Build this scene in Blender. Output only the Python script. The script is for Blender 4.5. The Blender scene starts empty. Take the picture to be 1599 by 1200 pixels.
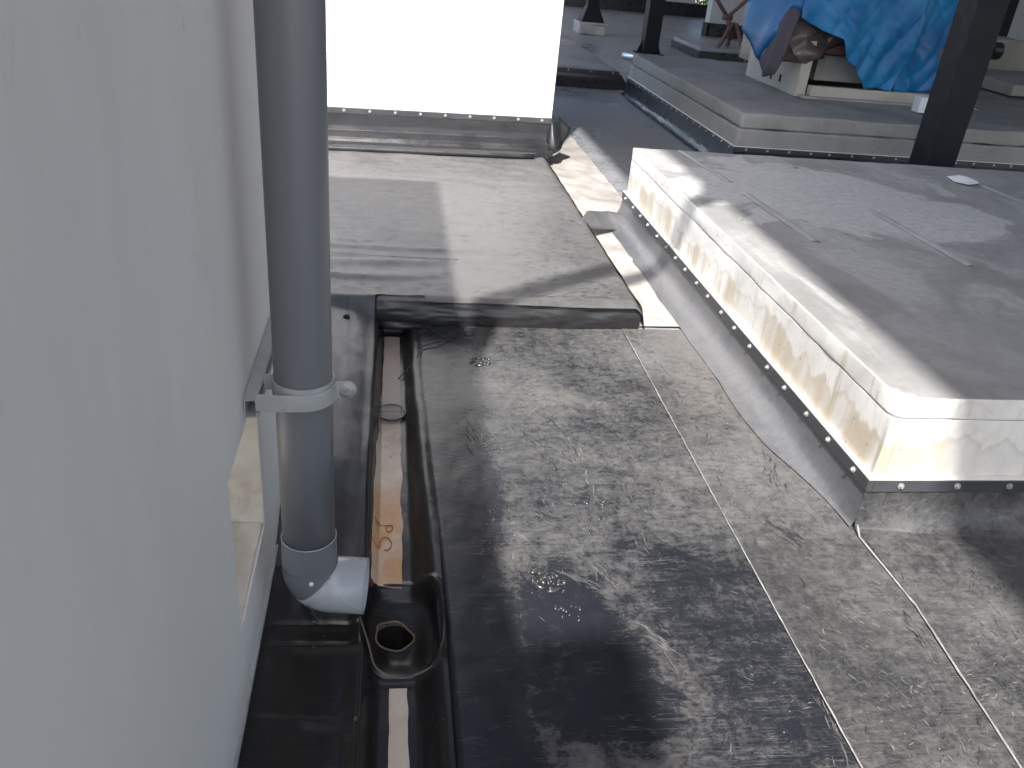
import bpy, bmesh, math, random
from mathutils import Vector, Matrix, noise
random.seed(7)
S = bpy.context.scene
COL = S.collection

# ------------------------------------------------------------------ camera
F_PX, PITCH, ROLL, YAW, CAM_H = 1299.6, 0.491999, 0.0986323, 0.1692684, 1.4
fw = Vector((math.sin(YAW)*math.cos(PITCH), math.cos(YAW)*math.cos(PITCH), -math.sin(PITCH)))
r0 = Vector((math.cos(YAW), -math.sin(YAW), 0)); u0 = r0.cross(fw)
rt = r0*math.cos(ROLL) + u0*math.sin(ROLL); up = -r0*math.sin(ROLL) + u0*math.cos(ROLL)
cam = bpy.data.cameras.new('camera'); cam_o = bpy.data.objects.new('camera', cam); COL.objects.link(cam_o)
cam_o.matrix_world = Matrix(((rt.x, up.x, -fw.x, 0), (rt.y, up.y, -fw.y, 0), (rt.z, up.z, -fw.z, CAM_H), (0, 0, 0, 1)))
cam.sensor_fit = 'HORIZONTAL'; cam.sensor_width = 36; cam.lens = 36*F_PX/1599
cam.clip_start = 0.02; cam.clip_end = 2000
S.camera = cam_o

# ------------------------------------------------------------------ sky, sun, exposure
SUN = Vector((0.26, 0.76, -1.0)).normalized()          # direction the light travels
w = bpy.data.worlds.new('World'); S.world = w; w.use_nodes = True
nt = w.node_tree; bg = nt.nodes['Background']; bg.inputs[1].default_value = 0.15
sky = nt.nodes.new('ShaderNodeTexSky'); sky.sky_type = 'NISHITA'; sky.sun_disc = False
sky.sun_elevation = math.asin(-SUN.z); sky.sun_rotation = math.atan2(-SUN.x, -SUN.y)
sky.dust_density = 2.4; sky.air_density = 1.0; sky.ozone_density = 1.0
nt.links.new(sky.outputs[0], bg.inputs[0])
sl = bpy.data.lights.new('sun', 'SUN'); sl.energy = 3.5; sl.angle = math.radians(1.1); sl.color = (1, .97, .93)
so = bpy.data.objects.new('sun', sl); COL.objects.link(so)
so.rotation_euler = SUN.to_track_quat('-Z', 'Y').to_euler(); so.location = (-3, -6, 12)
vs = S.view_settings; vs.view_transform = 'Standard'; vs.look = 'None'; vs.exposure = 1.5; vs.gamma = 1
vs.use_curve_mapping = False

# ------------------------------------------------------------------ helpers: pixel of the photo -> point on a real plane
def ray(x, y): return fw*F_PX + rt*(x-799.5) - up*(y-600)
def onz(x, y, z): d = ray(x, y); t = (z-CAM_H)/d.z; return Vector((d.x*t, d.y*t, z))
def ony(x, y, Y): d = ray(x, y); t = Y/d.y; return Vector((d.x*t, Y, CAM_H+d.z*t))
def onx(x, y, X): d = ray(x, y); t = X/d.x; return Vector((X, d.y*t, CAM_H+d.z*t))
def sm(a, b, x):
    t = max(0., min(1., (x-a)/(b-a))) if a != b else float(x > a)
    return t*t*(3-2*t)
def nz(x, y, z=0.): return noise.noise(Vector((x, y, z)))
def fbm(x, y, z=0., o=4):
    s = 0; a = 1; f = 1
    for _ in range(o): s += a*nz(x*f, y*f, z*f+3.1*_); a *= .5; f *= 2.03
    return s

# ------------------------------------------------------------------ materials
class N:
    def __init__(s, name):
        s.m = bpy.data.materials.new(name); s.m.use_nodes = True; s.t = s.m.node_tree
        s.b = s.t.nodes['Principled BSDF']; s.tc = s.t.nodes.new('ShaderNodeTexCoord')
    def n(s, typ, ins=None, **kw):
        q = s.t.nodes.new(typ)
        for k, v in kw.items(): setattr(q, k, v)
        for k, v in (ins or {}).items(): s.set(q.inputs[k], v)
        return q
    def set(s, inp, v):
        if hasattr(v, 'is_output') or isinstance(v, bpy.types.NodeSocket): s.t.links.new(v, inp)
        else: inp.default_value = v
    def co(s, scale=(1, 1, 1), rot=(0, 0, 0), loc=(0, 0, 0)):
        return s.n('ShaderNodeMapping', {'Vector': s.tc.outputs['Object'], 'Scale': scale, 'Rotation': rot, 'Location': loc}).outputs[0]
    def noise(s, scale, detail=5, rough=.6, dist=0, co=None):
        return s.n('ShaderNodeTexNoise', {'Vector': co or s.tc.outputs['Object'], 'Scale': scale, 'Detail': detail, 'Roughness': rough, 'Distortion': dist}).outputs['Fac']
    def ramp(s, v, lo, hi, a=0., b=1.):
        return s.n('ShaderNodeMapRange', {'Value': v, 'From Min': lo, 'From Max': hi, 'To Min': a, 'To Max': b}, interpolation_type='SMOOTHSTEP').outputs[0]
    def math(s, op, a, b=0., c=0.):
        return s.n('ShaderNodeMath', {0: a, 1: b, 2: c}, operation=op).outputs[0]
    def mix(s, f, a, b):
        q = s.n('ShaderNodeMix', data_type='RGBA'); s.set(q.inputs[0], f)
        for i, v in ((6, a), (7, b)): s.set(q.inputs[i], v if not isinstance(v, tuple) else (*v, 1)[:4])
        return q.outputs[2]
    def bump(s, h, strength, dist, nrm=None):
        d = {'Height': h, 'Strength': strength, 'Distance': dist}
        if nrm is not None: d['Normal'] = nrm
        return s.n('ShaderNodeBump', d).outputs[0]
    def out(s, col=None, rough=None, nrm=None, spec=None, metal=None):
        if col is not None: s.set(s.b.inputs['Base Color'], (*col, 1) if isinstance(col, tuple) else col)
        if rough is not None: s.set(s.b.inputs['Roughness'], rough)
        if nrm is not None: s.set(s.b.inputs['Normal'], nrm)
        if spec is not None: s.set(s.b.inputs['Specular IOR Level'], spec)
        if metal is not None: s.set(s.b.inputs['Metallic'], metal)
        return s.m
    def xyz(s):
        q = s.n('ShaderNodeSeparateXYZ', {0: s.tc.outputs['Object']}); return q.outputs

def simple(name, col, rough=.5, metal=0., var=.15, scale=14, bump=.1, spec=.5, detail=6):
    k = N(name); n1 = k.noise(scale, detail, .65); n2 = k.noise(scale*.17, 3, .6)
    f = k.ramp(k.math('ADD', k.math('MULTIPLY', n1, .5), k.math('MULTIPLY', n2, .5)), .3, .7)
    c = k.mix(f, tuple(v*(1-var) for v in col), tuple(min(1, v*(1+var)) for v in col))
    r = k.ramp(n1, .3, .7, max(.02, rough-.08), min(1, rough+.1))
    return k.out(c, r, k.bump(n1, bump, .002), spec, metal)

def membrane(name, black, dust, lo, hi, scuff=1., rough=(.3, .75), streak=(1.2, 5, 0), big=1.1, bump=.35, warm=.5, shade_damp=False, spec=.5):
    """black rubber sheet under a layer of pale dust, with scuffs and scratches"""
    k = N(name)
    n1 = k.noise(big, 5, .62, .6)
    n2 = k.noise(5.5, 9, .78, 1.0, k.co(streak[:2]+(1,), (0, 0, streak[2])))
    n3 = k.noise(75, 5, .75, .6)
    n5 = k.noise(15, 8, .8, 1.4, k.co((1, 1.5, 1), (0, 0, .7)))
    n6 = k.noise(8, 8, .78, .8, k.co((2.6, .8, 1), (0, 0, -.5)))
    tot = k.math('ADD', k.math('ADD', k.math('MULTIPLY', n1, .33), k.math('MULTIPLY', n2, .14)),
                 k.math('ADD', k.math('MULTIPLY', n3, .15), k.math('ADD', k.math('MULTIPLY', n5, .24), k.math('MULTIPLY', n6, .14))))
    x, y, z = k.xyz()[0:3]
    if shade_damp:      # wall shade painted dark along the gutter, and damp patches in front
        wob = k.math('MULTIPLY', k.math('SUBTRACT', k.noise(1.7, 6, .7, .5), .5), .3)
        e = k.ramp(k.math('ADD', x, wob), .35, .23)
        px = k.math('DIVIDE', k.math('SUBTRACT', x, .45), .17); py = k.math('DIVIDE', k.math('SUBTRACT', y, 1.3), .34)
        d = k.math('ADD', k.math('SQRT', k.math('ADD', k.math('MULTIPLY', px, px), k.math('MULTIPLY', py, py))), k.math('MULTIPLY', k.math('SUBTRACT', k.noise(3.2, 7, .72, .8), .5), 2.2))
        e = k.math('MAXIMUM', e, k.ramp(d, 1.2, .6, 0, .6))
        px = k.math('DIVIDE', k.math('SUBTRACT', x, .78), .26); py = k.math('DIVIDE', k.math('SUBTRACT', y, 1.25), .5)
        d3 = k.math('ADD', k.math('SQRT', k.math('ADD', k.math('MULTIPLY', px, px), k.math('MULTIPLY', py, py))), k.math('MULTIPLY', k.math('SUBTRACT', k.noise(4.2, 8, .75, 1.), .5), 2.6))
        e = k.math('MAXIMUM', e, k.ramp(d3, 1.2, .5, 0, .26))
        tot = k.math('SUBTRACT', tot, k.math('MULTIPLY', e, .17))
    m = k.ramp(tot, lo, hi)
    col = k.mix(m, black, dust)
    tint = k.noise(.9, 3, .5)
    col = k.mix(k.math('MULTIPLY', k.ramp(tint, .45, .62), k.math('MULTIPLY', m, warm)), col, (dust[0]*1.12, dust[1]*.98, dust[2]*.92))
    sc = None
    for i, (rz, sx, sy) in enumerate(((.5, 2.2, 46), (1.9, 3, 60), (-.35, 2.6, 75), (1.1, 2, 55))):
        q = k.noise(1.6, 3, .6, .5, k.co((sx, sy, 1), (0, 0, rz), (i*3.3, i*1.7, 0)))
        ln = k.ramp(k.math('ABSOLUTE', k.math('SUBTRACT', q, .5)), .014, .0)
        gate = k.ramp(k.noise(3.1, 5, .7, 0, k.co((1, 1, 1), (0, 0, 0), (5.*i, 2, 0))), .52, .64)
        ln = k.math('MULTIPLY', ln, gate)
        sc = ln if sc is None else k.math('MAXIMUM', sc, ln)
    col = k.mix(k.math('MULTIPLY', sc, .45*scuff), col, tuple(min(.6, v*1.7) for v in dust))
    # dark rubbed marks and broad drag streaks
    q = k.noise(5, 6, .75, 1.2, k.co((1.2, 4, 1), (0, 0, .95), (9, 3, 0)))
    col = k.mix(k.math('MULTIPLY', k.ramp(q, .57, .68), .6*scuff), col, black)
    q = k.noise(14, 7, .8, 1.6, k.co((1, 2.4, 1), (0, 0, .4), (2, 8, 0)))
    col = k.mix(k.math('MULTIPLY', k.ramp(q, .56, .66), .55*scuff), col, black)
    v2 = k.n('ShaderNodeTexVoronoi', {'Vector': k.tc.outputs['Object'], 'Scale': 48.})
    sp = k.math('MULTIPLY', k.ramp(v2.outputs['Distance'], .085, .05), k.ramp(k.noise(5, 3, .6), .55, .65))
    col = k.mix(k.math('MULTIPLY', sp, .6*scuff), col, (.5, .49, .47))
    r = k.ramp(m, 0, 1, rough[0], rough[1])
    b = k.bump(n5, bump, .006); b = k.bump(n3, bump*.8, .002, b)
    return k.out(col, r, b, spec)

def concrete(name, base, top, stain=True, patch=False):
    k = N(name); x, y, z = k.xyz()[0:3]
    n1 = k.noise(2.2, 7, .65, .5); n2 = k.noise(26, 6, .7); n3 = k.noise(.7, 3, .55, 1.)
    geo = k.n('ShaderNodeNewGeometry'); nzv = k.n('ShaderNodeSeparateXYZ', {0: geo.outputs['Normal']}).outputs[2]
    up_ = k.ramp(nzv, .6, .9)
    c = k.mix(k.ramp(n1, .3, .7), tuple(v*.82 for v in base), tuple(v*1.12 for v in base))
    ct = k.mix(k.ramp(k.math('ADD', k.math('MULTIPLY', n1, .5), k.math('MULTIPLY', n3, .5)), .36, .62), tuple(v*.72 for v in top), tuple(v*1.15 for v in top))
    if patch:      # pale dried-cement spill with an uneven outline
        px = k.math('DIVIDE', k.math('SUBTRACT', x, 2.15), .95); py = k.math('DIVIDE', k.math('SUBTRACT', y, 3.75), .6)
        d = k.math('SQRT', k.math('ADD', k.math('MULTIPLY', px, px), k.math('MULTIPLY', py, py)))
        d = k.math('ADD', d, k.math('MULTIPLY', k.math('SUBTRACT', k.noise(1.9, 6, .62, .8), .5), 2.6))
        ct = k.mix(k.math('MULTIPLY', k.ramp(d, 1.02, .84), .8), ct, tuple(v*1.75 for v in top))
        d2 = k.noise(1.2, 5, .6, 1.5, k.co((1.3, .55, 1), (0, 0, -.5), (4, 1, 0)))
        ct = k.mix(k.math('MULTIPLY', k.ramp(d2, .53, .63), .6), ct, tuple(v*1.5 for v in top))
    ct = k.mix(k.ramp(n2, .35, .7, 0, .35), ct, tuple(v*.6 for v in top))
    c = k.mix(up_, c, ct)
    if stain:
        s_ = k.n('ShaderNodeCombineXYZ', {0: k.math('ADD', x, y), 1: 0., 2: 0.}).outputs[0]
        hgt = k.n('ShaderNodeTexNoise', {'Vector': s_, 'Scale': 8., 'Detail': 4., 'Roughness': .6}).outputs['Fac']
        hgt2 = k.n('ShaderNodeTexNoise', {'Vector': s_, 'Scale': 2.2, 'Detail': 2.}).outputs['Fac']
        h = k.math('ADD', .1, k.math('ADD', k.math('MULTIPLY', hgt, .22), k.math('MULTIPLY', hgt2, .16)))
        edge = k.math('SUBTRACT', h, z)
        m = k.ramp(edge, -.01, .03); rim = k.math('MULTIPLY', k.ramp(edge, 0., .008), k.ramp(edge, .03, .008))
        sv = k.noise(7, 4, .6, 0, k.co((1, 1, .18)))
        m = k.math('MULTIPLY', k.math('MULTIPLY', m, k.ramp(nzv, .6, .3)), k.ramp(sv, .4, .6, .05, .9))
        c = k.mix(m, c, (.47, .4, .3))
        c = k.mix(k.math('MULTIPLY', k.math('MULTIPLY', rim, k.ramp(nzv, .6, .3)), .22), c, (.33, .22, .1))
        dr = k.noise(11, 3, .6, 0, k.co((1, 1, .05))); up2 = k.ramp(k.noise(1.5, 3, .6), .5, .62)
        c = k.mix(k.math('MULTIPLY', k.math('MULTIPLY', k.ramp(dr, .6, .68), k.ramp(nzv, .6, .3)), k.math('MULTIPLY', up2, .5)), c, (.3, .24, .16))
    gm = k.noise(5.5, 8, .75, 1.2); gv = k.noise(13, 5, .7, .4, k.co((1, 1, .25)))
    c = k.mix(k.math('MULTIPLY', k.ramp(gm, .52, .68), .55), c, k.mix(.5, c, (.3, .28, .25)))
    c = k.mix(k.math('MULTIPLY', k.math('MULTIPLY', k.ramp(gv, .55, .7), k.ramp(nzv, .6, .3)), .5), c, (.36, .31, .24))
    mk = k.noise(24, 4, .7, 1.5); c = k.mix(k.math('MULTIPLY', k.math('MULTIPLY', k.ramp(mk, .66, .7), k.ramp(n1, .5, .6)), .55), c, (.12, .11, .1))
    # pits and dark marks
    v = k.n('ShaderNodeTexVoronoi', {'Vector': k.co((1, 1, 1)), 'Scale': 30.})
    pit = k.math('MULTIPLY', k.ramp(v.outputs['Distance'], .17, .07), k.ramp(k.noise(3, 3, .6), .47, .56))
    c = k.mix(k.math('MULTIPLY', pit, .75), c, tuple(v_*.3 for v_ in base))
    b = k.bump(n2, .3, .003); b = k.bump(n1, .25, .01, b)
    return k.out(c, .88, b, .3)

def wall_paint(name, col):
    k = N(name); n = k.noise(3, 6, .7, 0, k.co((1, 1, .35))); n2 = k.noise(1.1, 3); n3 = k.noise(90, 3)
    c = k.mix(k.ramp(n, .35, .7), col, tuple(v*.93 for v in col))
    c = k.mix(k.math('MULTIPLY', k.ramp(n2, .5, .7), .4), c, (col[0]*.96, col[1]*.93, col[2]*.9))
    sp = k.noise(11, 5, .7, .4, k.co((1, 1.3, .7)))
    c = k.mix(k.math('MULTIPLY', k.ramp(sp, .66, .8), .22), c, (.3, .28, .25))
    z = k.xyz()[2]
    dz = k.ramp(k.math('ADD', z, k.math('MULTIPLY', k.noise(6, 6, .7), .25)), .26, .1)
    c = k.mix(k.math('MULTIPLY', dz, .45), c, (.34, .3, .25))
    sm_ = k.noise(4.5, 7, .75, 1.2, k.co((1, 1, .5), (0, 0, 0), (2, 6, 1)))
    c = k.mix(k.math('MULTIPLY', k.ramp(sm_, .6, .74), .3), c, (.42, .41, .4))
    ru = k.noise(22, 4, .7, .8, k.co((1, 1, .4))); c = k.mix(k.math('MULTIPLY', k.math('MULTIPLY', k.ramp(ru, .66, .72), k.ramp(n2, .48, .56)), .35), c, (.3, .28, .26))
    return k.out(c, .75, k.bump(n, .12, .004, k.bump(n3, .08, .001)), .2)

M = {}
M['near'] = membrane('dusty_near_membrane', (.014, .016, .021), (.128, .124, .12), .405, .60, shade_damp=True, rough=(.24, .75), spec=.28, bump=.22)
M['near2'] = membrane('dusty_membrane_strip', (.025, .025, .027), (.125, .122, .118), .40, .60, bump=.2)
M['right'] = membrane('dusty_membrane_right', (.025, .025, .027), (.118, .115, .112), .405, .61, bump=.2)
M['raised'] = membrane('dusty_raised_membrane', (.045, .044, .045), (.118, .115, .113), .36, .58, scuff=.6, warm=.15, streak=(.6, 4.2, 0), rough=(.26, .52), big=.8, bump=.22, spec=.38)
M['gutter'] = membrane('gutter_membrane', (.017, .016, .016), (.085, .066, .055), .56, .78, scuff=.4, rough=(.26, .55), bump=.14, warm=1., streak=(5, 1.2, 0), spec=.28)
M['upstand'] = membrane('grey_upstand_membrane', (.07, .074, .08), (.16, .162, .166), .38, .70, scuff=.35, rough=(.28, .55), bump=.16)
M['far'] = membrane('far_membrane', (.13, .133, .143), (.3, .3, .305), .36, .62, scuff=.4, rough=(.22, .5), bump=.1)
M['black'] = simple('black_membrane', (.022, .022, .024), .3, var=.18, bump=.1, scale=5)
M['trim'] = simple('dark_trim_bar', (.045, .046, .05), .45, var=.25, bump=.1)
M['bolt'] = simple('zinc_bolt', (.42, .42, .41), .45, .5, var=.15)
M['seal'] = simple('pale_sealant', (.72, .7, .66), .6, var=.08)
M['dustline'] = simple('dust_grey_sealant', (.24, .235, .228), .9, var=.5, scale=30, bump=.4)
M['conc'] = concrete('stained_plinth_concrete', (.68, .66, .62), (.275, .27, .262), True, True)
M['conc2'] = concrete('grey_plinth_concrete', (.28, .27, .245), (.27, .265, .26), False)
M['concs'] = simple('bare_concrete', (.33, .32, .3), .85, var=.25, scale=8, bump=.4)
M['chalk'] = simple('pale_cement_strip', (.335, .33, .322), .9, var=.2, scale=20, bump=.2)
M['wall'] = wall_paint('grey_white_wall_paint', (.77, .75, .728))
M['white'] = wall_paint('white_box_paint', (.84, .84, .84))
M['wallfar'] = wall_paint('far_wall_paint', (.5, .5, .52))
M['pvcl'] = simple('lit_grey_pvc', (.37, .385, .41), .3, var=.04, bump=0., scale=3, detail=1)  # paler copy of the pipe's pvc, with the light on the outlet painted in
k = N('smooth_dark_pvc'); n = k.noise(2, 2); M['pvc'] = k.out(k.mix(k.noise(1.5, 2), (.135, .141, .156), (.155, .16, .174)), .36, None, .45)
M['galv'] = simple('galvanised_steel', (.37, .375, .375), .6, .2, var=.18, scale=25)
M['inside'] = simple('dark_inside', (.01, .01, .01), .9)
M['post'] = simple('blue_black_post_paint', (.01, .011, .015), .5, var=.2, bump=.1, spec=.22)
M['beige'] = simple('beige_steel', (.42, .39, .33), .6, var=.15)
M['rust'] = simple('red_oxide_steel', (.13, .07, .065), .7, var=.4, scale=22, bump=.4)
M['felt'] = simple('plum_grey_felt', (.075, .065, .085), .85, var=.2)
M['brown'] = simple('brown_plastic_film', (.1, .08, .075), .22, var=.4, scale=9, bump=.5)
M['paper'] = simple('white_paper', (.72, .72, .72), .8, var=.05)
M['ink'] = simple('rust_marker_ink', (.42, .14, .03), .7, var=.2)
M['wire'] = simple('black_wire', (.015, .015, .016), .45)
M['roof'] = simple('canopy_underside', (.34, .34, .35), .6)
M['ground'] = simple('street_ground', (.24, .23, .2), .9, var=.4, scale=.3)
M['leaf'] = simple('yellow_green_leaf', (.22, .3, .04), .6, var=.5, scale=5)
k = N('cracked_sill_concrete'); n = k.noise(7, 7, .7, .6); c = k.mix(k.ramp(n, .3, .7), (.5, .44, .36), (.66, .6, .52))
c = k.mix(k.math('MULTIPLY', k.ramp(k.noise(4, 5, .7), .52, .66), .6), c, (.4, .3, .22)); M['sill'] = k.out(c, .9, k.bump(n, .4, .006), .3)
k = N('beige_primer'); n = k.noise(6, 7, .7, .8); x, y, z = k.xyz()[0:3]
c = k.mix(k.ramp(n, .3, .68), (.44, .35, .27), (.6, .52, .44))
ru = k.math('MULTIPLY', k.ramp(k.math('ABSOLUTE', k.math('SUBTRACT', y, 1.72)), .42, .1), k.ramp(k.noise(5, 4, .6, .5, k.co((2, 1, 1))), .3, .6))
c = k.mix(k.math('MULTIPLY', ru, .75), c, (.5, .24, .07))
dk = k.ramp(k.math('ADD', y, k.math('MULTIPLY', k.noise(9, 5, .7), .6)), 2.35, 2.75)
c = k.mix(k.math('MULTIPLY', dk, .8), c, (.15, .11, .09))
sp = k.ramp(k.noise(38, 3, .6), .66, .72); c = k.mix(k.math('MULTIPLY', sp, .6), c, (.13, .09, .06))
M['primer'] = k.out(c, .5, k.bump(n, .25, .003), .5)
M['browndust'] = simple('brown_dust_line', (.13, .105, .085), .8, var=.5, scale=30, bump=.3)
M['pink'] = simple('pinkish_primer', (.33, .308, .288), .85, var=.4, scale=7, bump=.3)
k = N('blue_tarpaulin'); n = k.noise(6, 5, .6, .8); n2 = k.noise(1.2, 3)
c = k.mix(k.ramp(n2, .35, .65), (.004, .1, .28), (.012, .19, .42)); M['tarp'] = k.out(c, .42, k.bump(n, .2, .01), .4)

# ------------------------------------------------------------------ object helpers
def link(name, me, mat, parent=None, smooth=False):
    o = bpy.data.objects.new(name, me); COL.objects.link(o)
    if mat is not None: me.materials.append(M[mat] if isinstance(mat, str) else mat)
    if smooth:
        for p in me.polygons: p.use_smooth = True
    if parent is not None:
        o.parent = parent; o.matrix_parent_inverse = Matrix.Translation(-parent.location)
    return o
def thing(name, loc, label, cat, group=None):
    o = bpy.data.objects.new(name, None); COL.objects.link(o); o.location = loc; o.empty_display_size = .1
    return tag(o, label, cat, group)
def tag(o, label, cat, group=None):
    o['label'] = label; o['category'] = cat
    if group: o['group'] = group
    return o
def struct(o): o['kind'] = 'structure'; return o
def bev(o, wd, seg=2):
    m = o.modifiers.new('bevel', 'BEVEL'); m.width = wd; m.segments = seg; m.limit_method = 'ANGLE'; m.angle_limit = .6
    return o
def solid(o, t, off=-1):
    m = o.modifiers.new('solid', 'SOLIDIFY'); m.thickness = t; m.offset = off; return o
class MB:
    def __init__(s): s.v = []; s.f = []
    def add(s, vs, fs):
        b = len(s.v); s.v += [tuple(v) for v in vs]; s.f += [tuple(i+b for i in f) for f in fs]; return s
    def box(s, x0, x1, y0, y1, z0, z1):
        return s.add([(x, y, z) for z in (z0, z1) for y in (y0, y1) for x in (x0, x1)],
                     [(0, 2, 3, 1), (4, 5, 7, 6), (0, 1, 5, 4), (2, 6, 7, 3), (0, 4, 6, 2), (1, 3, 7, 5)])
    def tube(s, pts, r, n=16, caps=True, closed=False):
        pts = [Vector(p) for p in pts]; rr = r if isinstance(r, (list, tuple)) else [r]*len(pts)
        vs = []; prev = None
        for i, p in enumerate(pts):
            if closed: t = pts[(i+1) % len(pts)]-pts[i-1]
            else: t = pts[min(i+1, len(pts)-1)]-pts[max(i-1, 0)]
            t.normalize()
            if prev is None:
                a = Vector((0, 0, 1)) if abs(t.z) < .9 else Vector((0, 1, 0)); nx = t.cross(a).normalized()
            else: nx = (prev-t*prev.dot(t)).normalized()
            prev = nx; ny = t.cross(nx)
            for j in range(n):
                a = 2*math.pi*j/n; vs.append(p+nx*math.cos(a)*rr[i]+ny*math.sin(a)*rr[i])
        fs = []; m = len(pts)
        for i in range(m if closed else m-1):
            for j in range(n):
                a = i*n+j; b = i*n+(j+1) % n; c_ = ((i+1) % m)*n
                fs.append((a, b, c_+(j+1) % n, c_+j))
        if caps and not closed: fs.append(tuple(range(n-1, -1, -1))); fs.append(tuple((m-1)*n+j for j in range(n)))
        return s.add(vs, fs)
    def me(s, name):
        me = bpy.data.meshes.new(name); me.from_pydata(s.v, [], s.f); me.update(); return me
    def build(s, name, mat, parent=None, smooth=False): return link(name, s.me(name), mat, parent, smooth)
def grid(name, x0, x1, y0, y1, res, f, mat, parent=None, keep=None):
    nx = max(2, int((x1-x0)/res)); ny = max(2, int((y1-y0)/res)); vs = []; fs = []
    for j in range(ny+1):
        for i in range(nx+1):
            x = x0+(x1-x0)*i/nx; y = y0+(y1-y0)*j/ny; q = f(x, y)
            vs.append(q if isinstance(q, tuple) else (x, y, q))
    for j in range(ny):
        for i in range(nx):
            if keep and not keep(x0+(x1-x0)*(i+.5)/nx, y0+(y1-y0)*(j+.5)/ny): continue
            a = j*(nx+1)+i; fs.append((a, a+1, a+nx+2, a+nx+1))
    me = bpy.data.meshes.new(name); me.from_pydata(vs, [], fs); me.update()
    return link(name, me, mat, parent, True)
def rbox(name, x0, x1, y0, y1, z0, z1, r, res, amp, mat, parent=None, fr=3.):
    """box with rounded, slightly uneven edges and faces"""
    c = Vector(((x0+x1)/2, (y0+y1)/2, (z0+z1)/2)); h = Vector(((x1-x0)/2, (y1-y0)/2, (z1-z0)/2))
    bm = bmesh.new(); idx = {}
    def V(p):
        key = (round(p.x, 5), round(p.y, 5), round(p.z, 5))
        if key not in idx: idx[key] = bm.verts.new(p)
        return idx[key]
    def cuts(a):
        n_ = max(1, int(2*a/res)); base = [-a+2*a*i/n_ for i in range(n_+1)]
        ex = [-a+r*.3, -a+r*.7, -a+r*1.2, a-r*.3, a-r*.7, a-r*1.2]
        return sorted(set(round(q, 5) for q in base+[e for e in ex if -a < e < a]))
    for ax in range(3):
        a1, a2 = (ax+1) % 3, (ax+2) % 3; c1, c2 = cuts(h[a1]), cuts(h[a2])
        for sg in (-1, 1):
            for i in range(len(c1)-1):
                for j in range(len(c2)-1):
                    ps = []
                    for (p, q) in ((c1[i], c2[j]), (c1[i+1], c2[j]), (c1[i+1], c2[j+1]), (c1[i], c2[j+1])):
                        v = Vector((0, 0, 0)); v[ax] = sg*h[ax]; v[a1] = p; v[a2] = q; ps.append(V(v))
                    bm.faces.new(ps if sg > 0 else ps[::-1])
    for v in bm.verts:
        p = v.co; rr = r*(1+.7*nz(*(p*5.+c)[:])) if r > .004 else r
        rr = max(.002, min(rr, min(h)*.9))
        q = Vector([max(-h[i]+rr, min(h[i]-rr, p[i])) for i in range(3)]); d = p-q
        if d.length > 1e-9: p = q+d.normalized()*rr
        else: d = Vector((0, 0, 0))
        w_ = p+c
        if d.length > 1e-9: p = p+d.normalized()*amp*fbm(w_.x*fr, w_.y*fr, w_.z*fr*2, 4)
        v.co = p+c
    me = bpy.data.meshes.new(name); bm.to_mesh(me); bm.free()
    return link(name, me, mat, parent, True)
BOLT = MB()
BOLT.tube([(0, 0, 0), (0, 0, .003)], [.0095, .0095], 14).tube([(0, 0, .003), (0, 0, .009)], [.0062, .005], 6)
BOLT_ME = BOLT.me('bolt'); BOLT_ME.materials.append(M['bolt'])
def bolts(parent, pts, nrm):
    q = Vector(nrm).to_track_quat('Z', 'Y').to_matrix().to_4x4()
    for p in pts:
        o = bpy.data.objects.new('bolt', BOLT_ME); COL.objects.link(o)
        o.parent = parent
        o.matrix_basis = Matrix.Translation(p) @ q @ Matrix.Rotation(random.random()*6, 4, 'Z')
def poly(name, pts, mat, parent=None, cutn=4, amp=.02, fr=4., thick=.004, smooth=True):
    bm = bmesh.new(); vs = [bm.verts.new(p) for p in pts]; bm.faces.new(vs)
    bmesh.ops.triangulate(bm, faces=bm.faces[:])
    bmesh.ops.subdivide_edges(bm, edges=bm.edges[:], cuts=cutn, use_grid_fill=True)
    bm.normal_update()
    for v in bm.verts:
        c_ = v.co; v.co = c_ + Vector((nz(c_.x*fr, c_.y*fr, c_.z*fr), nz(c_.x*fr+9, c_.y*fr, c_.z*fr), .5*nz(c_.x*fr, c_.y*fr+9, c_.z*fr)))*amp
    me = bpy.data.meshes.new(name); bm.to_mesh(me); bm.free()
    o = link(name, me, mat, parent, smooth); solid(o, thick, 0); return o

def spline(P, n_=6):
    P = [P[0]]+P+[P[-1]]; o = []
    for i in range(1, len(P)-2):
        for j in range(n_):
            t_ = j/n_; p0, p1, p2, p3 = P[i-1:i+3]
            o.append(.5*((2*p1)+(p2-p0)*t_+(2*p0-5*p1+4*p2-p3)*t_*t_+(3*p1-p0-3*p2+p3)*t_**3))
    return o+[P[-2]]
def spl_(P): return spline([Vector(p) for p in P], 5)
# ================================================================== SETTING
WX = -.268                                   # painted face of the wall on the left
# ---- the ground far below and the roof slab
g = MB(); g.add([(-400, -400, -9), (400, -400, -9), (400, 400, -9), (-400, 400, -9)], [(0, 1, 2, 3)])
struct(g.build('street_ground', 'ground'))
b = MB(); b.box(-3, 14, -6, 26, -8.9, -.31); struct(b.build('roof_slab', 'concs'))
# ---- far and surrounding roof floor (dark membrane), around the modelled sheets
def far_z(x, y): return -.004+.006*fbm(x*.9, y*.9, 2, 3)
rf = struct(grid('roof_floor', 1.0, 13.9, 2.8, 25.9, .12, far_z, 'far'))
struct(grid('roof_floor', -.25, 6., -5.9, .32, .1, lambda x, y: -.003+.003*fbm(x, y, 1, 3), 'near'))

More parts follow.
